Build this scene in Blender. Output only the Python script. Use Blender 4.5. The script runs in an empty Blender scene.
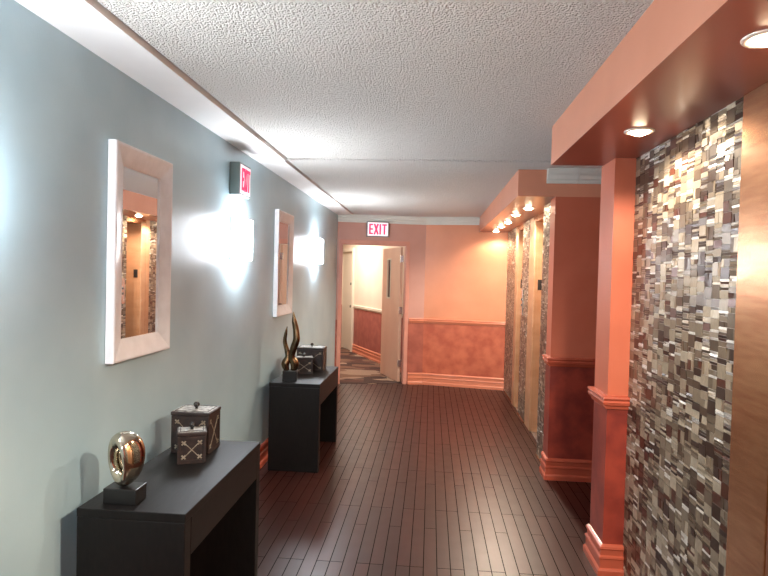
import bpy, bmesh, math, random
from mathutils import Vector, Matrix
random.seed(7)
S = bpy.context.scene
COL = S.collection

# ------------------------------------------------------------------ camera, world, exposure
f_px, yaw, pitch, roll = 585.0, 0.0800, 0.0210, 0.0255
cam_d = bpy.data.cameras.new('camera')
cam_d.sensor_fit = 'HORIZONTAL'; cam_d.sensor_width = 36.0
cam_d.lens = 36.0 * f_px / 768.0
cam_d.clip_start = 0.05
cam = bpy.data.objects.new('camera', cam_d); COL.objects.link(cam)
fw = Vector((-math.sin(yaw)*math.cos(pitch), math.cos(yaw)*math.cos(pitch), -math.sin(pitch)))
r0 = Vector((math.cos(yaw), math.sin(yaw), 0)); u0 = r0.cross(fw)
rt = math.cos(roll)*r0 + math.sin(roll)*u0; up = rt.cross(fw)
M = Matrix((rt, up, -fw)).transposed().to_4x4(); M.translation = Vector((0, 0, 1.70))
cam.matrix_world = M
S.camera = cam

w = bpy.data.worlds.new('world'); S.world = w; w.use_nodes = True
w.node_tree.nodes['Background'].inputs[0].default_value = (0.85, 0.9, 1.0, 1)
w.node_tree.nodes['Background'].inputs[1].default_value = 0.05
S.view_settings.view_transform = 'Standard'
S.view_settings.look = 'None'
S.view_settings.exposure = 0.95
S.view_settings.gamma = 1.0
S.view_settings.use_curve_mapping = False
SCONCE = 54.0        # emission of the wall sconce shades
SPOT = 36.0          # watts of each recessed downlight
FILL = 22.0          # unseen fill light added behind the camera
ROOM = 40.0          # ceiling lamp of the corridor beyond the fire door

# ------------------------------------------------------------------ helpers
def lin(c):
    return tuple(((v/255)/12.92 if v/255 <= 0.04045 else ((v/255+0.055)/1.055)**2.4) for v in c) + (1,)

def new_mat(name):
    m = bpy.data.materials.new(name); m.use_nodes = True
    nt = m.node_tree
    return m, nt, nt.nodes['Principled BSDF']

def node(nt, t, **kw):
    n = nt.nodes.new(t)
    for k, v in kw.items(): setattr(n, k, v)
    return n

def coords(nt, scale=(1, 1, 1)):
    tc = node(nt, 'ShaderNodeTexCoord'); mp = node(nt, 'ShaderNodeMapping')
    mp.inputs['Scale'].default_value = scale
    nt.links.new(tc.outputs['Object'], mp.inputs[0])
    return mp.outputs[0]

def noise_mix(nt, vec, c1, c2, scale, detail=4, lo=0.35, hi=0.65):
    n = node(nt, 'ShaderNodeTexNoise'); n.inputs['Scale'].default_value = scale; n.inputs['Detail'].default_value = detail
    nt.links.new(vec, n.inputs['Vector'])
    r = node(nt, 'ShaderNodeValToRGB')
    r.color_ramp.elements[0].position = lo; r.color_ramp.elements[1].position = hi
    r.color_ramp.elements[0].color = c1; r.color_ramp.elements[1].color = c2
    nt.links.new(n.outputs['Fac'], r.inputs[0])
    return r.outputs[0], n.outputs['Fac']

def bump(nt, b, height, strength, dist):
    bp = node(nt, 'ShaderNodeBump'); bp.inputs['Strength'].default_value = strength; bp.inputs['Distance'].default_value = dist
    nt.links.new(height, bp.inputs['Height']); nt.links.new(bp.outputs[0], b.inputs['Normal'])
    return bp

def simple(name, c, rough=0.5, metal=0.0, c2=None, scale=20, bmp=0.0, stretch=(1, 1, 1), coat=0.0):
    m, nt, b = new_mat(name)
    b.inputs['Roughness'].default_value = rough; b.inputs['Metallic'].default_value = metal
    b.inputs['Coat Weight'].default_value = coat
    col, fac = noise_mix(nt, coords(nt, stretch), lin(c), lin(c2 or c), scale)
    nt.links.new(col, b.inputs['Base Color'])
    if bmp: bump(nt, b, fac, bmp, 0.003)
    return m

def emit(name, c, strength):
    m, nt, b = new_mat(name)
    b.inputs['Base Color'].default_value = lin(c)
    b.inputs['Emission Color'].default_value = lin(c); b.inputs['Emission Strength'].default_value = strength
    return m

class MB:
    """collects shapes into ONE mesh object"""
    def __init__(self, xf=None):
        self.bm = bmesh.new(); self.xf = xf or Matrix()
    def _v(self, p): return self.bm.verts.new(self.xf @ Vector(p))
    def box(self, lo, hi, bev=0.0, rot=None, seg=2):
        lo, hi = Vector(lo), Vector(hi); c = (lo+hi)/2; d = hi-lo
        mat = self.xf @ Matrix.Translation(c) @ (rot or Matrix()) @ Matrix.Diagonal((d.x, d.y, d.z, 1))
        r = bmesh.ops.create_cube(self.bm, size=1.0, matrix=mat)
        if bev:
            es = list({e for v in r['verts'] for e in v.link_edges})
            bmesh.ops.bevel(self.bm, geom=es, offset=bev, segments=seg, profile=0.5, affect='EDGES')
        return self
    def quad(self, a, b, c, d):
        return self.bm.faces.new([self._v(p) for p in (a, b, c, d)])
    def prism(self, pts, z0, z1):
        lo = [self._v((x, y, z0)) for x, y in pts]; hi = [self._v((x, y, z1)) for x, y in pts]
        n = len(pts)
        self.bm.faces.new(lo[::-1]); self.bm.faces.new(hi)
        for i in range(n): self.bm.faces.new((lo[i], lo[(i+1) % n], hi[(i+1) % n], hi[i]))
        return self
    def lathe(self, prof, seg=32, mat=Matrix()):
        """profile of (radius, z) round the z axis"""
        rings = []
        for r, z in prof:
            if r < 1e-6: rings.append([self.bm.verts.new(self.xf @ mat @ Vector((0, 0, z)))])
            else: rings.append([self.bm.verts.new(self.xf @ mat @ Vector((r*math.cos(2*math.pi*k/seg), r*math.sin(2*math.pi*k/seg), z))) for k in range(seg)])
        for a, b in zip(rings, rings[1:]):
            for k in range(seg):
                q = [a[k % len(a)], a[(k+1) % len(a)], b[(k+1) % len(b)], b[k % len(b)]]
                q = list(dict.fromkeys(q))
                if len(q) > 2: self.bm.faces.new(q)
        return self
    def tube(self, pts, radii, seg=16, flat=1.0):
        """rings of varying radius along a path, closed at both ends"""
        P = [Vector(p) for p in pts]; rings = []
        for i, p in enumerate(P):
            t = (P[min(i+1, len(P)-1)] - P[max(i-1, 0)]).normalized()
            a = Vector((0, 1, 0)); a = (a - t*a.dot(t)).normalized(); b = t.cross(a)
            rings.append([self.bm.verts.new(self.xf @ (p + radii[i]*(math.cos(2*math.pi*k/seg)*b + flat*math.sin(2*math.pi*k/seg)*a))) for k in range(seg)])
        for r1, r2 in zip(rings, rings[1:]):
            for k in range(seg): self.bm.faces.new((r1[k], r1[(k+1) % seg], r2[(k+1) % seg], r2[k]))
        self.bm.faces.new(rings[0][::-1]); self.bm.faces.new(rings[-1])
        return self
    def sweep(self, path, prof):
        """moulding: profile of (offset from wall, z) along a floor path, the room on the path's right"""
        P = [Vector(p) for p in path]; n = len(P); rings = []
        for i, p in enumerate(P):
            ns = []
            if i > 0: d = (P[i]-P[i-1]).normalized(); ns.append(Vector((d.y, -d.x)))
            if i < n-1: d = (P[i+1]-P[i]).normalized(); ns.append(Vector((d.y, -d.x)))
            m = ns[0] if len(ns) == 1 else (ns[0]+ns[1]) / (1+ns[0].dot(ns[1]))
            rings.append([self._v((p.x+m.x*o, p.y+m.y*o, z)) for o, z in prof])
        k = len(prof)
        for a, b in zip(rings, rings[1:]):
            for j in range(k): self.bm.faces.new((a[j], a[(j+1) % k], b[(j+1) % k], b[j]))
        self.bm.faces.new(rings[0]); self.bm.faces.new(rings[-1][::-1])
        return self
    def build(self, name, mat, parent=None, smooth=False, kind=None, fix=True):
        if fix: bmesh.ops.recalc_face_normals(self.bm, faces=self.bm.faces)
        me = bpy.data.meshes.new(name); self.bm.to_mesh(me); self.bm.free()
        for m in (mat if isinstance(mat, (list, tuple)) else [mat]): me.materials.append(m)
        if smooth:
            for p in me.polygons: p.use_smooth = True
        o = bpy.data.objects.new(name, me); COL.objects.link(o)
        if parent: o.parent = parent
        if kind: o['kind'] = kind
        return o

def thing(name, label, cat, loc=(0, 0, 0), rz=0.0, group=None):
    o = bpy.data.objects.new(name, None); COL.objects.link(o)
    o.empty_display_size = 0.1
    o.location = loc; o.rotation_euler = (0, 0, rz)
    o['label'] = label; o['category'] = cat
    if group: o['group'] = group
    return o

def dup(root, loc, label, rz=None):
    r = root.copy(); COL.objects.link(r); r.location = loc; r['label'] = label
    if rz is not None: r.rotation_euler = (0, 0, rz)
    for ch in list(root.children):
        c = ch.copy(); COL.objects.link(c); c.parent = r
        for g in ch.children:
            d = g.copy(); COL.objects.link(d); d.parent = c
    return r

def struct(name, label=None, cat=None, loc=(0, 0, 0), rz=0.0):
    o = bpy.data.objects.new(name, None); COL.objects.link(o)
    o.location = loc; o.rotation_euler = (0, 0, rz); o['kind'] = 'structure'
    if label: o['label'] = label; o['category'] = cat
    return o

# ------------------------------------------------------------------ materials
def wallpaper():
    m, nt, b = new_mat('silver_blue_wallpaper')
    b.inputs['Roughness'].default_value = 0.42; b.inputs['Metallic'].default_value = 0.1
    col, f1 = noise_mix(nt, coords(nt, (1, 1, 1)), lin((164, 192, 203)), lin((176, 202, 211)), 2.0)
    nt.links.new(col, b.inputs['Base Color'])
    n = node(nt, 'ShaderNodeTexNoise'); n.inputs['Scale'].default_value = 60; n.inputs['Detail'].default_value = 3
    nt.links.new(coords(nt, (1, 6, 0.8)), n.inputs['Vector'])
    bump(nt, b, n.outputs['Fac'], 0.35, 0.002)
    return m

def two_tone(name, upper, lower, lower2, split=1.0):
    """flat paint above the chair rail, mottled faux finish below"""
    m, nt, b = new_mat(name)
    b.inputs['Roughness'].default_value = 0.42
    v = coords(nt)
    lo, fac = noise_mix(nt, v, lin(lower), lin(lower2), 7.0, 6)
    up_, f2 = noise_mix(nt, v, lin(upper), lin(tuple(min(255, c+7) for c in upper)), 3.0)
    sx = node(nt, 'ShaderNodeSeparateXYZ'); nt.links.new(v, sx.inputs[0])
    gt = node(nt, 'ShaderNodeMath', operation='GREATER_THAN'); gt.inputs[1].default_value = split
    nt.links.new(sx.outputs['Z'], gt.inputs[0])
    mx = node(nt, 'ShaderNodeMix', data_type='RGBA')
    nt.links.new(gt.outputs[0], mx.inputs['Factor']); nt.links.new(lo, mx.inputs[6]); nt.links.new(up_, mx.inputs[7])
    nt.links.new(mx.outputs[2], b.inputs['Base Color'])
    n = node(nt, 'ShaderNodeTexNoise'); n.inputs['Scale'].default_value = 180; nt.links.new(v, n.inputs['Vector'])
    bump(nt, b, n.outputs['Fac'], 0.15, 0.002)
    return m

def popcorn():
    m, nt, b = new_mat('popcorn_plaster')
    b.inputs['Roughness'].default_value = 0.9
    v = coords(nt)
    n = node(nt, 'ShaderNodeTexNoise'); n.inputs['Scale'].default_value = 72; n.inputs['Detail'].default_value = 3; n.inputs['Roughness'].default_value = 0.6
    nt.links.new(v, n.inputs['Vector'])
    vo = node(nt, 'ShaderNodeTexVoronoi'); vo.inputs['Scale'].default_value = 110; nt.links.new(v, vo.inputs['Vector'])
    ad = node(nt, 'ShaderNodeMath', operation='SUBTRACT'); nt.links.new(n.outputs['Fac'], ad.inputs[0])
    ml = node(nt, 'ShaderNodeMath', operation='MULTIPLY'); ml.inputs[1].default_value = 0.5
    nt.links.new(vo.outputs['Distance'], ml.inputs[0]); nt.links.new(ml.outputs[0], ad.inputs[1])
    b.inputs['Base Color'].default_value = lin((222, 220, 214))
    bump(nt, b, ad.outputs[0], 1.0, 0.022)
    return m

def planks():
    m, nt, b = new_mat('dark_plank_floor')
    v = coords(nt)
    sp = node(nt, 'ShaderNodeSeparateXYZ'); nt.links.new(v, sp.inputs[0])
    cb = node(nt, 'ShaderNodeCombineXYZ'); nt.links.new(sp.outputs['Y'], cb.inputs['X']); nt.links.new(sp.outputs['X'], cb.inputs['Y'])
    br = node(nt, 'ShaderNodeTexBrick'); nt.links.new(cb.outputs[0], br.inputs['Vector'])
    br.offset = 0.37; br.offset_frequency = 3
    br.inputs['Scale'].default_value = 1.0; br.inputs['Brick Width'].default_value = 0.85; br.inputs['Row Height'].default_value = 0.079
    br.inputs['Mortar Size'].default_value = 0.0026; br.inputs['Mortar Smooth'].default_value = 0.1; br.inputs['Bias'].default_value = 0.0
    br.inputs['Color1'].default_value = lin((46, 19, 13)); br.inputs['Color2'].default_value = lin((64, 27, 19)); br.inputs['Mortar'].default_value = lin((8, 5, 4))
    n = node(nt, 'ShaderNodeTexNoise'); n.inputs['Scale'].default_value = 22; n.inputs['Detail'].default_value = 6
    mp = node(nt, 'ShaderNodeMapping'); mp.inputs['Scale'].default_value = (3.0, 0.25, 1); nt.links.new(v, mp.inputs[0]); nt.links.new(mp.outputs[0], n.inputs['Vector'])
    mx = node(nt, 'ShaderNodeMix', data_type='RGBA', blend_type='MULTIPLY'); mx.inputs['Factor'].default_value = 0.55
    nt.links.new(br.outputs['Color'], mx.inputs[6]); nt.links.new(n.outputs['Color'], mx.inputs[7])
    hs = node(nt, 'ShaderNodeRGBToBW'); nt.links.new(n.outputs['Color'], hs.inputs[0])
    nt.links.new(hs.outputs[0], mx.inputs[7])
    nt.links.new(mx.outputs[2], b.inputs['Base Color'])
    n2 = node(nt, 'ShaderNodeTexNoise'); n2.inputs['Scale'].default_value = 9; nt.links.new(v, n2.inputs['Vector'])
    mr = node(nt, 'ShaderNodeMapRange'); mr.inputs['To Min'].default_value = 0.28; mr.inputs['To Max'].default_value = 0.40
    nt.links.new(n2.outputs['Fac'], mr.inputs['Value'])
    ro = node(nt, 'ShaderNodeMath', operation='MAXIMUM'); nt.links.new(mr.outputs[0], ro.inputs[0]); nt.links.new(br.outputs['Fac'], ro.inputs[1])
    nt.links.new(ro.outputs[0], b.inputs['Roughness'])
    sl = node(nt, 'ShaderNodeMapRange'); sl.inputs['To Min'].default_value = 0.34; sl.inputs['To Max'].default_value = 0.08
    nt.links.new(br.outputs['Fac'], sl.inputs['Value']); nt.links.new(sl.outputs[0], b.inputs['Specular IOR Level'])
    inv = node(nt, 'ShaderNodeMath', operation='SUBTRACT'); inv.inputs[0].default_value = 1.0; nt.links.new(br.outputs['Fac'], inv.inputs[1])
    bp = bump(nt, b, inv.outputs[0], 0.4, 0.002)
    bp2 = node(nt, 'ShaderNodeBump'); bp2.inputs['Strength'].default_value = 0.12; bp2.inputs['Distance'].default_value = 0.002
    nt.links.new(n.outputs['Fac'], bp2.inputs['Height']); nt.links.new(bp2.outputs[0], bp.inputs['Normal'])
    return m

def carpet():
    m, nt, b = new_mat('patterned_carpet')
    b.inputs['Roughness'].default_value = 1.0
    v = coords(nt)
    mp = node(nt, 'ShaderNodeMapping'); mp.inputs['Rotation'].default_value = (0, 0, 0.7); mp.inputs['Scale'].default_value = (1.6, 3.4, 1); nt.links.new(v, mp.inputs[0])
    vo = node(nt, 'ShaderNodeTexVoronoi', distance='MANHATTAN'); vo.inputs['Scale'].default_value = 1.3; nt.links.new(mp.outputs[0], vo.inputs['Vector'])
    sp = node(nt, 'ShaderNodeSeparateColor'); nt.links.new(vo.outputs['Color'], sp.inputs[0])
    r = node(nt, 'ShaderNodeValToRGB'); r.color_ramp.interpolation = 'CONSTANT'
    el = r.color_ramp.elements; el[0].color = lin((72, 46, 36)); el[1].position = 0.3; el[1].color = lin((128, 92, 70))
    e = el.new(0.55); e.color = lin((98, 60, 46)); e = el.new(0.75); e.color = lin((166, 136, 112))
    nt.links.new(sp.outputs[0], r.inputs[0])
    n = node(nt, 'ShaderNodeTexNoise'); n.inputs['Scale'].default_value = 300; nt.links.new(v, n.inputs['Vector'])
    mx = node(nt, 'ShaderNodeMix', data_type='RGBA', blend_type='MULTIPLY'); mx.inputs['Factor'].default_value = 0.4
    nt.links.new(r.outputs[0], mx.inputs[6]); nt.links.new(n.outputs['Color'], mx.inputs[7])
    nt.links.new(mx.outputs[2], b.inputs['Base Color'])
    bump(nt, b, n.outputs['Fac'], 0.6, 0.004)
    return m

def tile_mat():
    m, nt, b = new_mat('mother_of_pearl_mosaic')
    at = node(nt, 'ShaderNodeAttribute', attribute_name='tile')
    n = node(nt, 'ShaderNodeTexNoise'); n.inputs['Scale'].default_value = 45; n.inputs['Detail'].default_value = 5; n.inputs['Distortion'].default_value = 1.2
    nt.links.new(coords(nt, (1, 1.6, 0.7)), n.inputs['Vector'])
    mr = node(nt, 'ShaderNodeMapRange'); mr.inputs['To Min'].default_value = 0.55; mr.inputs['To Max'].default_value = 1.25
    nt.links.new(n.outputs['Fac'], mr.inputs['Value'])
    mx = node(nt, 'ShaderNodeMix', data_type='RGBA', blend_type='MULTIPLY'); mx.inputs['Factor'].default_value = 1.0
    nt.links.new(at.outputs['Color'], mx.inputs[6]); nt.links.new(mr.outputs[0], mx.inputs[7])
    nt.links.new(mx.outputs[2], b.inputs['Base Color'])
    b.inputs['Roughness'].default_value = 0.3; b.inputs['Metallic'].default_value = 0.3
    bump(nt, b, n.outputs['Fac'], 0.15, 0.002)
    return m

m_paper = wallpaper()
m_wall = two_tone('terracotta_paint', (180, 94, 68), (112, 38, 29), (144, 56, 40))
m_wallfar = two_tone('door_wall_paint', (186, 138, 124), (148, 78, 64), (172, 96, 78))
m_end = two_tone('end_wall_warm_lit', (204, 132, 96), (166, 80, 56), (192, 104, 74))  # terracotta shifted to peach: the downlights' warm glow is put into the colour
m_room = two_tone('pale_corridor_paint', (226, 204, 182), (146, 80, 70), (168, 100, 86))
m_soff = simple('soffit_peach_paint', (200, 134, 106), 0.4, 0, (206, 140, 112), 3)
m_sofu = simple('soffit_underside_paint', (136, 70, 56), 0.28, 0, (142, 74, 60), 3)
m_trim = simple('red_trim_gloss', (160, 72, 52), 0.26, 0, (168, 80, 58), 4)
m_framepaint = simple('door_frame_paint', (200, 138, 120), 0.35, 0, (206, 144, 126), 4)
m_pop = popcorn()
m_plast = simple('smooth_white_plaster', (238, 238, 236), 0.7, 0, (230, 230, 228), 2)
m_crown = simple('crown_grey_paint', (206, 208, 200), 0.5, 0, (212, 214, 206), 4)
m_floor = planks()
m_carpet = carpet()
m_tile = tile_mat()
m_grout = simple('grout', (186, 180, 172), 0.9, 0, (166, 160, 152), 60)
m_brass = simple('brushed_copper', (186, 136, 98), 0.27, 0.85, (168, 114, 80), 6, 0.1, (1, 1, 8))
m_jamb = simple('tan_metal_panel', (184, 140, 106), 0.42, 0.3, (174, 128, 94), 4, 0, (1, 1, 3))
m_dark = simple('black_plate', (22, 20, 22), 0.4)
m_steel = simple('stainless_plate', (205, 205, 205), 0.25, 0.9, (190, 190, 190), 8, 0, (1, 1, 12))
m_esp = simple('espresso_wood', (15, 11, 10), 0.5, 0, (7, 5, 5), 16, 0.3, (3.5, 0.35, 1.0))
m_esp.node_tree.nodes['Principled BSDF'].inputs['Specular IOR Level'].default_value = 0.3
m_champ = simple('champagne_frame', (236, 237, 240), 0.3, 0.0, (226, 226, 229), 14, 0.05)
m_glass, _nt, _b = new_mat('mirror_glass')
_b.inputs['Base Color'].default_value = (0.93, 0.94, 0.94, 1); _b.inputs['Metallic'].default_value = 1; _b.inputs['Roughness'].default_value = 0.01
m_signgrey = simple('sign_housing', (118, 134, 134), 0.5, 0.2)
m_sconceplate = simple('sconce_backplate', (150, 152, 152), 0.4, 0.6)
m_shade = emit('sconce_glow', (246, 249, 255), SCONCE)
m_signface = emit('sign_face', (255, 238, 244), 0.30)
m_signtext = emit('sign_letters', (236, 50, 100), 0.45)
m_bulb = emit('downlight_lens', (255, 226, 188), 40.0)
m_ring = simple('downlight_trim', (226, 210, 196), 0.35, 0.3)
m_chrome = simple('polished_bronze', (206, 196, 178), 0.08, 1.0, (196, 184, 164), 3)
m_gold = simple('antique_gold', (138, 116, 88), 0.22, 1.0, (80, 64, 50), 9)
m_blackst = simple('black_base', (20, 19, 19), 0.35)
m_boxw = simple('dark_carved_wood', (48, 33, 29), 0.5, 0, (27, 20, 19), 40, 0.4)
m_boxl = simple('pale_inlaid_lid', (186, 184, 176), 0.5, 0, (92, 88, 84), 46, 0.3)
m_inlay = simple('brass_inlay', (178, 168, 150), 0.35, 0.4, (140, 126, 108), 50)
m_knob = simple('knob_black', (30, 26, 25), 0.25)
m_trimfar = simple('far_trim_paint', (200, 120, 90), 0.32, 0, (206, 126, 96), 4)
m_cream = simple('cream_door_paint', (222, 210, 188), 0.4)
m_leaf = simple('beige_fire_door', (224, 184, 156), 0.4, 0, (218, 176, 148), 5, 0, (1, 1, 0.4))
m_wired, _nt, _b = new_mat('dark_wired_glass')
_b.inputs['Base Color'].default_value = lin((52, 24, 18)); _b.inputs['Roughness'].default_value = 0.08
m_black = simple('shaft_dark', (30, 24, 22), 0.6)

# ------------------------------------------------------------------ room shell
XL, CZ, SB = -1.46, 2.64, 2.405
BASE = [(0, 0), (0.030, 0), (0.030, 0.035), (0.024, 0.045), (0.018, 0.048), (0.018, 0.098), (0.024, 0.104), (0.022, 0.114), (0.013, 0.120),
        (0.013, 0.150), (0.020, 0.158), (0.017, 0.170), (0.006, 0.180), (0, 0.182)]
RAIL = [(0, 0.965), (0.012, 0.968), (0.016, 0.985), (0.028, 0.992), (0.032, 1.008), (0.026, 1.018), (0.034, 1.030), (0.030, 1.040), (0, 1.044)]
CROWN = [(0, CZ-0.125), (0.014, CZ-0.122), (0.018, CZ-0.098), (0.036, CZ-0.090), (0.044, CZ-0.062), (0.066, CZ-0.046), (0.074, CZ-0.026), (0.088, CZ-0.020), (0.088, CZ-0.004), (0, CZ-0.004)]

# floor: dark planks up to the angled door wall; carpet past it
A = Vector((-1.46, 8.965)); V = Vector((-0.10, 9.245)); B = Vector((1.15, 9.02))
MB().prism([(-1.56, -3.2), (2.6, -3.2), (2.6, 8.76), (V.x, V.y+0.02), (-1.56, A.y)], -0.12, 0).build('floor', m_floor, kind='structure')
MB().prism([(-1.56, A.y+0.002), (V.x, V.y+0.022), (2.6, 8.762), (2.6, 15.4), (-4.6, 15.4), (-4.6, 8.5), (-1.565, 8.5)], -0.12, 0.004).build('floor_carpet', m_carpet, kind='structure')
# ceiling: two popcorn fields with a seam, a smooth strip along the left wall a little lower
c = MB()
c.box((-1.195, -3.2, CZ), (2.6, 4.722, CZ+0.12)); c.box((-1.205, 4.742, CZ-0.009), (2.6, 9.5, CZ+0.12))
c.box((-1.56, -3.2, CZ+0.115), (2.6, 9.5, CZ+0.2))
c.build('ceiling', m_pop, kind='structure')
c = MB()
c.box((-1.56, -3.2, CZ-0.022), (-1.212, 4.722, CZ+0.1)); c.box((-1.56, 4.734, CZ-0.022), (-1.226, 9.1, CZ+0.1))
c.build('trim_1', m_plast, kind='structure')
MB().box((-5, 8.9, CZ+0.0), (2.6, 15.5, CZ+0.12)).build('ceiling_beyond', m_plast, kind='structure').location.z = 0.13

MB().box((XL-0.12, -3.2, 0), (XL, A.y+0.1, CZ+0.1)).build('wall_left', m_paper, kind='structure')
MB().box((-1.56, -3.3, 0), (2.6, -3.2, CZ+0.1)).build('wall_back', m_paper, kind='structure')
MB().sweep([(XL, -3.2), (XL, A.y)], BASE).build('baseboard_left', m_trim, kind='structure')

# angled door wall
ang = math.atan2(V.y-A.y, V.x-A.x); LEN = (V-A).length
DW = Matrix.Translation((A.x, A.y, 0)) @ Matrix.Rotation(ang, 4, 'Z')
U0, U1, DH, TH = 0.070, 1.092, 2.19, 0.14
b = MB(DW)
b.box((-0.10, 0, 0), (U0, TH, CZ+0.1)); b.box((U1, 0, 0), (LEN+0.02, TH, CZ+0.1)); b.box((U0, 0, DH), (U1, TH, CZ+0.1))
b.build('wall_far_left', m_wallfar, kind='structure')
d2 = (B-V).normalized(); nrm = Vector((-d2.y, d2.x)) * -1
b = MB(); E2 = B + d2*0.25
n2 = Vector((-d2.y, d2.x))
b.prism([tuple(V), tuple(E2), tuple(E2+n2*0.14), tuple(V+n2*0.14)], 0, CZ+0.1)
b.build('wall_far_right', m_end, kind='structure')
P = lambda u: tuple((DW @ Vector((u, 0, 0))).xy)
b = MB(); b.sweep([P(U1+0.06), tuple(V), tuple(B)], BASE); b.build('baseboard_far', m_trimfar, kind='structure')
b = MB(); b.sweep([P(U1+0.06), tuple(V), tuple(B)], RAIL); b.build('trim_2', m_trimfar, kind='structure')
b = MB(); b.sweep([P(0.0), tuple(V), tuple(V+d2*0.86)], CROWN); b.build('trim_3', m_crown, kind='structure')

# door frame and open fire door
D1 = struct('door_1', 'open beige fire door with a narrow dark window at the end of the corridor', 'door')
b = MB(DW)
for u in (U0-0.045, U1-0.012): b.box((u, -0.018, 0), (u+0.057, 0.0, DH+0.012), 0.004)
b.box((U0-0.045, -0.018, DH-0.0), (U1+0.045, 0.0, DH+0.055), 0.004)
b.box((U0-0.002, 0.0, 0), (U0+0.018, TH, DH)); b.box((U1-0.018, 0.0, 0), (U1+0.002, TH, DH)); b.box((U0, 0.0, DH-0.018), (U1, TH, DH+0.002))
b.build('door_frame', m_framepaint, D1)
hinge = DW @ Vector((U1-0.035, TH+0.012, 0)); freeE = Vector((-0.79, 10.10, 0))
la = math.atan2(freeE.y-hinge.y, freeE.x-hinge.x); LW = 0.86
LF = Matrix.Translation(hinge) @ Matrix.Rotation(la, 4, 'Z')
b = MB(LF)
wx0, wx1, wz0, wz1 = LW-0.41, LW-0.27, 1.34, 1.97
b.box((0, 0, 0.012), (wx0, 0.045, DH-0.03)); b.box((wx1, 0, 0.012), (LW, 0.045, DH-0.03))
b.box((wx0, 0, 0.012), (wx1, 0.045, wz0)); b.box((wx0, 0, wz1), (wx1, 0.045, DH-0.03))
leaf = b.build('door_leaf', m_leaf, D1)
b = MB(LF)
for y in (-0.008, 0.040):
    b.box((wx0-0.02, y, wz0-0.02), (wx0+0.005, y+0.012, wz1+0.02)); b.box((wx1-0.005, y, wz0-0.02), (wx1+0.02, y+0.012, wz1+0.02))
    b.box((wx0, y, wz0-0.02), (wx1, y+0.012, wz0+0.005)); b.box((wx0, y, wz1-0.005), (wx1, y+0.012, wz1+0.02))
b.build('window_frame', m_cream, leaf)
MB(LF).box((wx0, 0.018, wz0), (wx1, 0.026, wz1)).build('window_pane', m_wired, leaf)
for z in (0.25, 1.10, 1.92):
    MB(LF).box((-0.022, -0.004, z), (0.004, 0.05, z+0.11), 0.003).build('hinge', m_steel, D1)
b = MB(LF); b.box((LW-0.075, -0.05, 1.0), (LW-0.055, -0.0, 1.02)); b.box((LW-0.075, -0.055, 1.0), (LW-0.19, -0.04, 1.02)) if False else b.box((LW-0.19, -0.055, 1.0), (LW-0.055, -0.038, 1.02), 0.004)
b.build('door_handle', m_steel, D1)

# corridor beyond the fire door: slanting right wall with a cream door
r0p = Vector((-0.05, 9.43)); rd = Vector((-0.4371, 0.8994)); rn = Vector((0.8994, 0.4371))
RW = Matrix.Translation((r0p.x, r0p.y, 0)) @ Matrix.Rotation(math.atan2(rd.y, rd.x), 4, 'Z')   # local x runs away along the wall, +y into the corridor
s0, s1 = 3.80, 4.66
b = MB(RW)
b.box((-0.15, -0.14, 0), (s0, 0, 2.78)); b.box((s1, -0.14, 0), (6.0, 0, 2.78)); b.box((s0, -0.14, 2.24), (s1, 0, 2.78))
b.build('wall_beyond_right', m_room, kind='structure')
q = lambda s: tuple((RW @ Vector((s, 0, 0))).xy)
b = MB(); b.sweep([q(s0-0.08), q(-0.1)], BASE); b.sweep([q(6.0), q(s1+0.08)], BASE); b.build('baseboard_beyond', m_trimfar, kind='structure')
b = MB(); b.sweep([q(s0-0.08), q(-0.1)], RAIL); b.sweep([q(6.0), q(s1+0.08)], RAIL); b.build('trim_4', m_cream, kind='structure')
D2 = struct('door_2', 'closed cream door in the slanting wall beyond the fire door', 'door')
b = MB(RW)
b.box((s0-0.09, 0, 0), (s0, 0.05, 2.30), 0.006); b.box((s1, 0, 0), (s1+0.09, 0.05, 2.30), 0.006); b.box((s0, 0, 2.22), (s1, 0.05, 2.30), 0.006)
b.build('door_frame', m_cream, D2)
b = MB(RW); b.box((s0, -0.06, 0.01), (s1, -0.015, 2.24)); b.build('door_leaf', m_cream, D2)
for z in (1.0, 1.5):
    MB(RW @ Matrix.Translation((s0+0.08, 0.02, z)) @ Matrix.Rotation(-math.pi/2, 4, 'X')).lathe([(0, -0.035), (0.02, -0.035), (0.012, -0.01), (0.028, 0.0), (0.028, 0.02), (0, 0.025)], 16).build('door_knob', m_dark, D2)
MB().prism([(-1.70, 9.06), (-1.58, 9.02), (-4.3, 14.6), (-4.42, 14.55)], 0, 2.78).build('wall_beyond_left', m_room, kind='structure')
MB().prism([(-4.5, 14.4), (-2.0, 14.9), (-2.0, 15.0), (-4.5, 14.5)], 0, 2.78).build('wall_beyond_end', m_room, kind='structure')

# ------------------------------------------------------------------ right side: soffits, piers, niche
XS, XC, XM = 0.715, 1.03, 1.15
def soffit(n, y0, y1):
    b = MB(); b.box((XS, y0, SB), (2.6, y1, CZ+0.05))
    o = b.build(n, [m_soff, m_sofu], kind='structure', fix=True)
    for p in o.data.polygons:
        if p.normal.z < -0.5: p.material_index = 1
soffit('wall_soffit_near', -3.2, 3.68)
soffit('wall_soffit_far', 5.06, 9.4)
MB().box((XC, 3.45, 0), (2.6, 3.72, SB)).build('wall_pier_near', m_wall, kind='structure')
MB().box((XC, 5.06, 0), (2.6, 5.26, SB)).build('wall_pier_far', m_wall, kind='structure')
MB().box((2.5, 3.72, 0), (2.6, 5.06, CZ+0.05)).build('wall_niche', m_wall, kind='structure')
def mould(n, prof, path, mat=m_trim): MB().sweep(path, prof).build(n, mat, kind='structure')
pn = [(2.4, 3.72), (XC, 3.72), (XC, 3.45), (XM, 3.45)]
pf = [(XC, 5.26), (XC, 5.06), (2.4, 5.06)]
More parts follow.
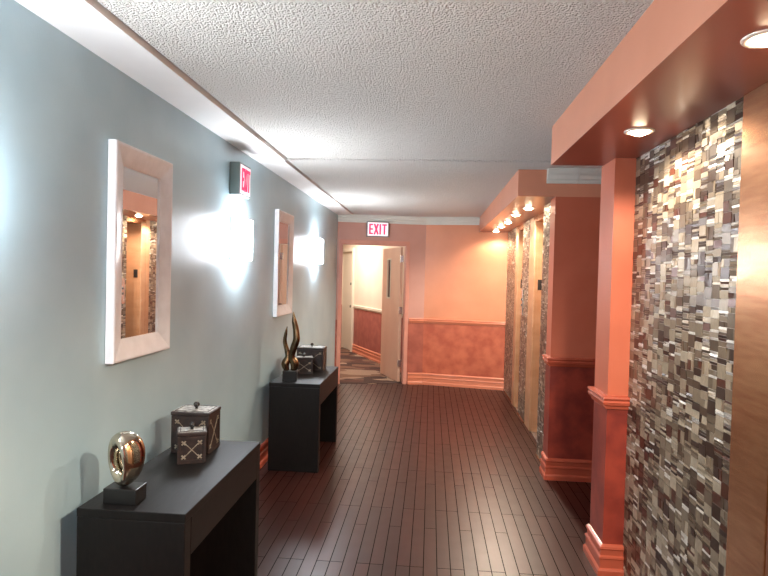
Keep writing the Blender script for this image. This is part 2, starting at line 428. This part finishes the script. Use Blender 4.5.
mould('baseboard_pier_near', BASE, pn); mould('trim_5', RAIL, pn)
mould('baseboard_pier_far', BASE, pf); mould('trim_6', RAIL, pf)
mould('trim_7', CROWN, [(0.95, 5.06), (1.205, 5.06)], m_crown)
MB().sweep([(1.209, 5.06), (2.4, 5.06)], CROWN).build('trim_8', m_crown, kind='structure')

# mosaic cladding: a backing wall with individual tiles of mixed size
PAL = [((204, 198, 186), 4), ((180, 172, 158), 5), ((152, 142, 128), 6), ((126, 114, 100), 5), ((100, 86, 74), 5), ((72, 54, 46), 5), ((98, 58, 44), 2)]
PALX = [lin((cq[0]*0.82, cq[1]*0.78, cq[2]*0.72)) for cq, k in PAL for _ in range(k)]
def mosaic(name, x, y0, y1, z0, z1, depth):
    bm = bmesh.new(); lay = bm.loops.layers.float_color.new('tile')
    rnd = random.Random(int(y0*100))
    def tile(ya, yb, za, zb, col):
        g = 0.0011; ya += g; yb -= g; za += g; zb -= g
        if yb-ya < 0.003 or zb-za < 0.003: return
        t = rnd.uniform(-0.0014, 0.0014); s = rnd.uniform(-0.0014, 0.0014); e = 0.0042
        fr = [(-e-t-s, ya, za), (-e+t-s, yb, za), (-e+t+s, yb, zb), (-e-t+s, ya, zb)]
        fv = [bm.verts.new((x+p[0], p[1], p[2])) for p in fr]; bv = [bm.verts.new((x, p[1], p[2])) for p in fr]
        fs = [bm.faces.new(fv[::-1])]
        for k in range(4): fs.append(bm.faces.new((fv[k], fv[(k+1) % 4], bv[(k+1) % 4], bv[k])))
        for fc in fs:
            for l in fc.loops: l[lay] = col
    n = max(1, round((y1-y0)/0.068)); wd = (y1-y0)/n
    for k in range(n):
        ya = y0+k*wd; z = z0 - rnd.uniform(0, 0.04)
        while z < z1:
            h = rnd.choice((0.010, 0.010, 0.022, 0.022, 0.034, 0.034, 0.046, 0.046, 0.058))
            za, zb = max(z, z0), min(z+h, z1); z += h
            if zb <= za: continue
            col = rnd.choice(PALX) if h > 0.011 else lin((210, 206, 198))
            if h >= 0.034 and rnd.random() < 0.30:
                t = za
                while t < zb: tile(ya, ya+wd, t, min(t+0.012, zb), rnd.choice(PALX)); t += 0.012
            elif rnd.random() < 0.3:
                mid = ya+wd*rnd.choice((0.35, 0.5, 0.65)); tile(ya, mid, za, zb, col); tile(mid, ya+wd, za, zb, rnd.choice(PALX))
            else: tile(ya, ya+wd, za, zb, col)
    bmesh.ops.recalc_face_normals(bm, faces=bm.faces)
    me = bpy.data.meshes.new(name+'_tiles'); bm.to_mesh(me); bm.free(); me.materials.append(m_tile)
    wall = MB().box((x, y0, 0), (x+depth, y1, SB)).build(name, m_grout, kind='structure')
    o = bpy.data.objects.new('mosaic_tiling', me); COL.objects.link(o); o.parent = wall; o['kind'] = 'structure'
    MB().box((x-0.012, y0, 0), (x-0.0005, y1, 0.018), 0.003).build('tile_edge_strip', m_brass, wall)['kind'] = 'structure'
mosaic('wall_mosaic_near', XM, 2.29, 3.45, 0.0, SB, 0.3)
mosaic('wall_mosaic_behind', XM, -0.6, 0.98, 0.0, SB, 0.3)
mosaic('wall_mosaic_pier', 1.062, 5.26, 5.72, 0.0, SB, 0.40)
mosaic('wall_mosaic_middle', 1.138, 6.98, 7.46, 0.0, SB, 0.312)
mosaic('wall_mosaic_end', XM, 8.10, 9.02, 0.0, SB, 0.3)
MB().box((XM, -3.2, 0), (2.6, -0.6, SB)).build('wall_right_behind', m_wall, kind='structure')

def elevator(n, y0, y1, cw, label, plate=True):
    """opening y0..y1 in the X=XM wall, casing of width cw on its far side, header above, door leaf set back"""
    t = struct(n, label, 'door')
    HZ = 2.335; bd = 0.06 if y0 < 2 else 0.13
    b = MB()
    # far casing: flat outer band, groove, rounded inner bead
    b.box((XM-0.012, y1+bd+0.012, 0), (XM+0.30, y1+cw, SB), 0.004)
    b.box((XM+0.004, y1+bd, 0), (XM+0.30, y1+bd+0.012, HZ+0.02))
    b.build('casing', m_brass if y0 < 2 else m_jamb, t)
    b = MB(); b.box((XM-0.018, y1+0.0, 0), (XM+0.05, y1+bd, HZ+0.03), 0.014, seg=4)
    b.build('casing_bead', m_brass if y0 < 2 else m_jamb, t)
    MB().box((XM+0.02, y1-0.004, 0), (XM+0.30, y1+0.03, HZ)).build('jamb', m_jamb, t)
    b = MB(); b.box((XM-0.008, y0, HZ), (XM+0.30, y1+bd+0.012, SB), 0.004); b.build('header', m_brass, t)
    MB().box((XM+0.20, y0-0.25, 0), (XM+0.235, y1, HZ)).build('sliding_door', m_jamb, t)
    b = MB(); b.box((XM+0.194, (y0+y1)/2-0.003, 0), (XM+0.2005, (y0+y1)/2+0.003, HZ)); b.build('door_seam', m_black, t)
    MB().box((XM, y0, -0.0), (XM+0.235, y1, 0.006)).build('sill', m_steel, t)
    if plate: MB().box((XM+0.028, y1-0.012, 1.585), (XM+0.085, y1-0.004, 1.70), 0.002).build('floor_number_plate', m_dark, t)
    return t
elevator('door_3', 0.98, 1.97, 0.32, 'copper-framed elevator doorway beside the large mosaic wall at the right edge', False)
elevator('door_4', 5.72, 6.60, 0.38, 'tan elevator doorway with a black plate, nearest in the far alcove')
elevator('door_5', 7.46, 7.85, 0.25, 'tan elevator doorway with a black plate, nearest the end wall')
MB().box((XM+0.30, -0.6, 0), (2.6, 3.45, SB)).build('wall_shaft_near', m_black, kind='structure')
MB().box((XM+0.312, 5.26, 0), (2.6, 9.02, SB)).build('wall_shaft_far', m_black, kind='structure')
cp = thing('elevator_call_panel', 'narrow steel call button panel on the mosaic between the two far elevators', 'call panel', (1.1325, 7.36, 1.25))
MB().box((-0.008, -0.055, 0), (0.0, 0.055, 0.33), 0.003).build('face_plate', m_steel, cp)
for z in (0.13, 0.20):
    MB(Matrix.Translation((-0.008, 0, z)) @ Matrix.Rotation(-math.pi/2, 4, 'Y')).lathe([(0, 0.006), (0.014, 0.006), (0.018, 0.0)], 16).build('button', m_dark, cp)

# ------------------------------------------------------------------ lamps
def spot(loc, power, col=(1.0, 0.84, 0.67), size=2.75):
    d = bpy.data.lights.new('downlight_lamp', 'SPOT'); d.energy = power; d.color = col
    d.spot_size = size; d.spot_blend = 0.45; d.shadow_soft_size = 0.025
    o = bpy.data.objects.new('lamp', d); COL.objects.link(o); o.location = loc
    return o
def downlight(x, y, label, gain=1.0):
    t = thing('recessed_downlight', label, 'ceiling light', (x, y, SB), 0, 'recessed downlights in the soffits')
    MB().lathe([(0.046, -0.002), (0.050, -0.007), (0.062, -0.008), (0.066, -0.004), (0.067, 0.0)], 32).build('trim_ring', m_ring, t, smooth=True)
    MB().lathe([(0, -0.022), (0.02, -0.020), (0.036, -0.012), (0.046, -0.002)], 32).build('bulb', m_bulb, t, smooth=True)
    l = spot((0, 0, -0.045), SPOT*gain); l.parent = t
downlight(0.95, 2.83, 'lit downlight in the near soffit, beside the mosaic top', 0.9)
downlight(0.935, 1.76, 'lit downlight at the upper right corner, cut by the frame edge', 0.75)
downlight(0.935, 0.95, 'lit downlight behind the viewer in the near soffit', 3.6)
downlight(0.94, 5.89, 'nearest lit downlight in the far soffit')
downlight(0.90, 6.50, 'second lit downlight from the near end of the far soffit')
downlight(0.93, 7.37, 'middle lit downlight of the five in the far soffit')
downlight(0.92, 7.97, 'second to last lit downlight in the far soffit')
downlight(0.94, 8.78, 'farthest lit downlight, right before the end wall', 0.5)

SX = 0.09
sc = thing('wall_sconce', 'lit white box sconce under the exit sign on the blue wall', 'wall sconce', (XL, 4.27, 1.79), 0, 'box sconces along the left wall')
MB().box((0.0, -0.14, -0.005), (0.014, 0.14, 0.315), 0.003).build('back_plate', m_sconceplate, sc)
MB().box((0.016, -0.13, 0), (SX, 0.13, 0.305), 0.010).build('shade', m_shade, sc)
dup(sc, (XL, 7.20, 1.83), 'lit white box sconce between the small mirror and the end wall')
dup(sc, (XL, 1.52, 1.79), 'lit white box sconce at the left beside the viewer')
dup(sc, (XL, -1.6, 1.79), 'lit white box sconce behind the viewer')

def area(name, loc, sx, sy, power, col, rot=(0, 0, 0)):
    d = bpy.data.lights.new(name, 'AREA'); d.shape = 'RECTANGLE'; d.size = sx; d.size_y = sy; d.energy = power; d.color = col
    o = bpy.data.objects.new(name, d); COL.objects.link(o); o.location = loc; o.rotation_euler = rot
    return o
area('fill_light_behind', (-0.2, -1.8, CZ-0.02), 0.6, 1.2, FILL, (1.0, 0.95, 0.9))  # added fill, out of view, to brighten the near corridor
area('ceiling_lamp_beyond', (-2.0, 11.6, 2.74), 0.5, 1.0, ROOM, (1.0, 0.95, 0.9))

# ------------------------------------------------------------------ exit signs
def letters(xf):
    """E X I T in block strokes on the x-z plane, 0.22 x 0.14"""
    b = MB(xf); h = 0.14; t = 0.020; y0, y1 = -0.004, 0.0
    b.box((0, y0, 0), (t, y1, h))
    for z in (0, h/2-t/2, h-t): b.box((t, y0, z), (0.048, y1, z+t))
    L = math.hypot(0.052, h)
    for s in (-1, 1):
        b.box((0.088-t/2, y0, h/2-L/2), (0.088+t/2, y1, h/2+L/2), rot=Matrix.Rotation(s*math.atan2(0.044, h), 4, 'Y'))
    b.box((0.128, y0, 0), (0.128+t, y1, h))
    b.box((0.162, y0, h-t), (0.220, y1, h)); b.box((0.191-t/2, y0, 0), (0.191+t/2, y1, h-t))
    return b
def exit_sign(label, loc, rz, wd, hg, dp):
    t = thing('exit_sign', label, 'exit sign', loc, rz)
    MB().box((-wd/2, -dp, 0), (wd/2, 0, hg), 0.006).build('housing', m_signgrey, t)
    mg = 0.014
    MB().box((-wd/2+mg, -dp-0.004, mg), (wd/2-mg, -dp+0.001, hg-mg), 0.002).build('face_panel', m_signface, t)
    s = (wd-0.07)/0.22; sz = (hg-0.075)/0.14
    letters(Matrix.Translation((-wd/2+0.035, -dp-0.0045, 0.0375)) @ Matrix.Diagonal((s, 1, sz, 1))).build('lettering', m_signtext, t)
    return t
exit_sign('exit sign box with pink letters on the blue wall above a sconce', (XL+0.001, 4.225, 2.255), math.pi/2, 0.25, 0.235, 0.075)
ep = DW @ Vector((0.62, -0.001, 2.30))
exit_sign('exit sign with pink letters above the open fire door', ep, ang, 0.345, 0.235, 0.05)

# ------------------------------------------------------------------ wall mirrors
def mirror(label, y, z, L, Hh):
    t = thing('wall_mirror', label, 'mirror', (XL, y, z), 0, 'framed mirrors on the left wall')
    w_, d_ = 0.10, 0.042
    b = MB()
    def ring(i, x): return [(x, i, i), (x, L-i, i), (x, L-i, Hh-i), (x, i, Hh-i)]
    rs = [ring(0, 0.002), ring(0, d_-0.004), ring(0.004, d_), ring(0.014, d_), ring(w_-0.008, 0.022), ring(w_, 0.020), ring(w_, 0.008)]
    vs = [[b._v(p) for p in r] for r in rs]
    for a, c_ in zip(vs, vs[1:]):
        for k in range(4): b.bm.faces.new((a[k], a[(k+1) % 4], c_[(k+1) % 4], c_[k]))
    b.build('frame', m_champ, t)
    MB().box((0.004, w_-0.004, w_-0.004), (0.012, L-w_+0.004, Hh-w_+0.004)).build('mirror_glass', m_glass, t)
    return t
mirror('large framed mirror with a pale metallic frame, nearest the viewer', 2.525, 1.27, 0.575, 1.01)
mirror('framed mirror farther along the blue wall, above the second console', 5.33, 1.29, 0.60, 1.00)

# ------------------------------------------------------------------ console tables
def console(label, loc):
    L, W, H = 1.0, 0.44, 0.76
    t = thing('console_table', label, 'console table', loc, 0, 'matching console tables along the left wall')
    MB().box((0, 0, H-0.035), (W, L, H), 0.003).build('tabletop', m_esp, t)
    for y in (0.001, L-0.061):
        MB().box((0.001, y, 0), (W-0.001, y+0.06, H-0.0355), 0.003).build('leg', m_esp, t)
    for x in (0.02, W-0.031):
        MB().box((x, 0.0615, H-0.185), (x+0.03, L-0.0615, H-0.0355)).build('apron', m_esp, t)
    return t
console('dark wood console table in the left foreground with a polished ring sculpture', (-1.36, 2.17, 0))
console('dark wood console table farther away, holding a forked golden sculpture', (-1.36, 4.905, 0))

# ------------------------------------------------------------------ ornaments
TZ = 0.7602
rs = thing('ring_sculpture', 'polished metal ring sculpture on a black block, on the near console', 'sculpture', (-1.215, 2.268, TZ), 0.0)
MB().box((-0.068, -0.046, 0), (0.068, 0.046, 0.062), 0.003).build('base', m_blackst, rs)
b = MB(); NU, NV = 56, 24
AX = Matrix.Rotation(math.radians(66), 4, 'Z')
ringv = []
for i in range(NU):
    a = 2*math.pi*i/NU; tw = 0.55*math.sin(a) + 0.5
    rw = 0.046 + 0.010*math.cos(a+0.6); rh = 0.028 + 0.006*math.cos(a-1.2)
    row = []
    for j in range(NV):
        ph = 2*math.pi*j/NV
        c0, s0_ = rh*math.cos(ph), rw*math.sin(ph)
        rr = c0*math.cos(tw) - s0_*math.sin(tw)*0.35; ax = s0_*math.cos(tw*0.35) + c0*math.sin(tw)*0.35
        R_ = 0.062 + rr
        p = Vector((ax, R_*math.sin(a)*0.80, R_*math.cos(a)*1.27))
        row.append(b._v((AX @ p) + Vector((0, 0, 0.062+0.109))))
    ringv.append(row)
for i in range(NU):
    for j in range(NV):
        b.bm.faces.new((ringv[i][j], ringv[(i+1) % NU][j], ringv[(i+1) % NU][(j+1) % NV], ringv[i][(j+1) % NV]))
b.build('ring', m_chrome, rs, smooth=True)

fs = thing('flame_sculpture', 'golden two-pronged sculpture on a black block, on the far console', 'sculpture', (-1.21, 5.03, TZ), 0.15)
MB().box((-0.062, -0.05, 0), (0.062, 0.05, 0.09), 0.003).build('base', m_blackst, fs)
def smooth_path(pts, n=40):
    out = []
    for k in range(n+1):
        t = k/n*(len(pts)-1); i = min(int(t), len(pts)-2); u = t-i
        g = lambda j: pts[max(0, min(len(pts)-1, j))]
        p0, p1, p2, p3 = g(i-1), g(i), g(i+1), g(i+2)
        out.append(tuple(0.5*(2*b1+(c1-a1)*u+(2*a1-5*b1+4*c1-d1)*u*u+(3*b1-a1-3*c1+d1)*u**3) for a1, b1, c1, d1 in zip(p0, p1, p2, p3)))
    return out
k_ = 0.00112
b = MB()
for pts in ([(-25, 0, 0, 20), (-38, 0, 52, 32), (-20, 6, 105, 23), (-30, 10, 160, 19), (-46, 8, 225, 16), (-40, 4, 290, 12), (-30, 0, 345, 3)],
            [(25, 0, 0, 22), (34, 0, 52, 34), (10, -6, 108, 26), (24, -8, 178, 27), (44, -6, 245, 27), (38, 0, 320, 24), (24, 0, 390, 19), (16, 0, 460, 3)]):
    sp_ = smooth_path(pts)
    b.tube([(x*k_, y*k_, z*k_+0.088) for x, y, z, r in sp_], [max(0.002, r*k_) for x, y, z, r in sp_], 18, 0.8)
b.build('figure', m_gold, fs, smooth=True)

def trinket_box(label, loc, rz, wx, wy, h):
    t = thing('lidded_box', label, 'box', loc, rz, 'carved lidded boxes on the consoles')
    hb = h-0.022
    MB().box((-wx/2+0.004, -wy/2+0.004, 0), (wx/2-0.004, wy/2-0.004, hb), 0.003).build('body', m_boxw, t)
    b = MB()
    # raised corner posts and rails of every side
    e = 0.016
    for sx in (-1, 1):
        for sy in (-1, 1):
            cx, cy = sx*(wx/2-e/2), sy*(wy/2-e/2); b.box((cx-e/2, cy-e/2, 0), (cx+e/2, cy+e/2, hb), 0.002)
    for z in (0, hb-e):
        b.box((-wx/2+e, -wy/2, z), (wx/2-e, -wy/2+0.006, z+e)); b.box((-wx/2+e, wy/2-0.006, z), (wx/2-e, wy/2, z+e))
        b.box((-wx/2, -wy/2+e, z), (-wx/2+0.006, wy/2-e, z+e)); b.box((wx/2-0.006, -wy/2+e, z), (wx/2, wy/2-e, z+e))
    b.build('corner_trim', m_boxw, t)
    # inlay: crossed stems and four corner flowers on the front and sides
    for side in range(4):
        b = MB(Matrix.Rotation(side*math.pi/2, 4, 'Z')); half, dd = (wx/2, wy/2) if side % 2 == 0 else (wy/2, wx/2)
        yy = -dd+0.0035; a = half-0.030; zc = hb/2; az = hb/2-0.032
        for s in (-1, 1):
            an = math.atan2(az, a*0.9); ln = math.hypot(az, a*0.9)
            b.box((-ln, yy-0.002, zc-0.0018), (ln, yy+0.001, zc+0.0018), rot=Matrix.Rotation(s*an, 4, 'Y'))
            for s2 in (-1, 1):
                cx, cz = s*a, zc+s2*az
                for p in range(2):
                    b.box((cx-0.013, yy-0.002, cz-0.0035), (cx+0.013, yy+0.001, cz+0.0035), rot=Matrix.Rotation(math.pi/4+p*math.pi/2, 4, 'Y'))
        b.build('inlay', m_inlay, t)
    lid = MB().box((-wx/2-0.003, -wy/2-0.003, hb+0.001), (wx/2+0.003, wy/2+0.003, h-0.002), 0.004).build('lid', m_boxw, t)
    MB().box((-wx/2+0.004, -wy/2+0.004, h-0.003), (wx/2-0.004, wy/2-0.004, h)).build('lid_panel', m_boxl, lid)
    b = MB(); g = 0.014
    for sx in (-1, 1):
        b.box((sx*(wx/2-g)-0.002, -wy/2+g, h-0.001), (sx*(wx/2-g)+0.002, wy/2-g, h+0.002)); b.box((-wx/2+g, sx*(wy/2-g)-0.002, h-0.001), (wx/2-g, sx*(wy/2-g)+0.002, h+0.002))
    b.build('lid_border', m_boxw, lid)
    MB(Matrix.Translation((0, 0, h))).lathe([(0, 0.036), (0.010, 0.034), (0.0155, 0.026), (0.0165, 0.019), (0.012, 0.011), (0.006, 0.006), (0.009, 0.0), (0, -0.001)], 20).build('knob', m_knob, lid, smooth=True)
    return t
trinket_box('larger dark carved box with pale lid on the near console', (-1.215, 2.985, TZ), 0.0, 0.20, 0.165, 0.215)
trinket_box('small dark carved box in front of the larger one, on the near console', (-1.163, 2.805, TZ), 0.40, 0.135, 0.115, 0.155)
trinket_box('larger carved box with dark knob at the back of the far console', (-1.150, 5.67, TZ), 0.0, 0.26, 0.19, 0.225)
trinket_box('small carved box beside the golden sculpture, on the far console', (-1.180, 5.45, TZ), 0.25, 0.165, 0.125, 0.155)
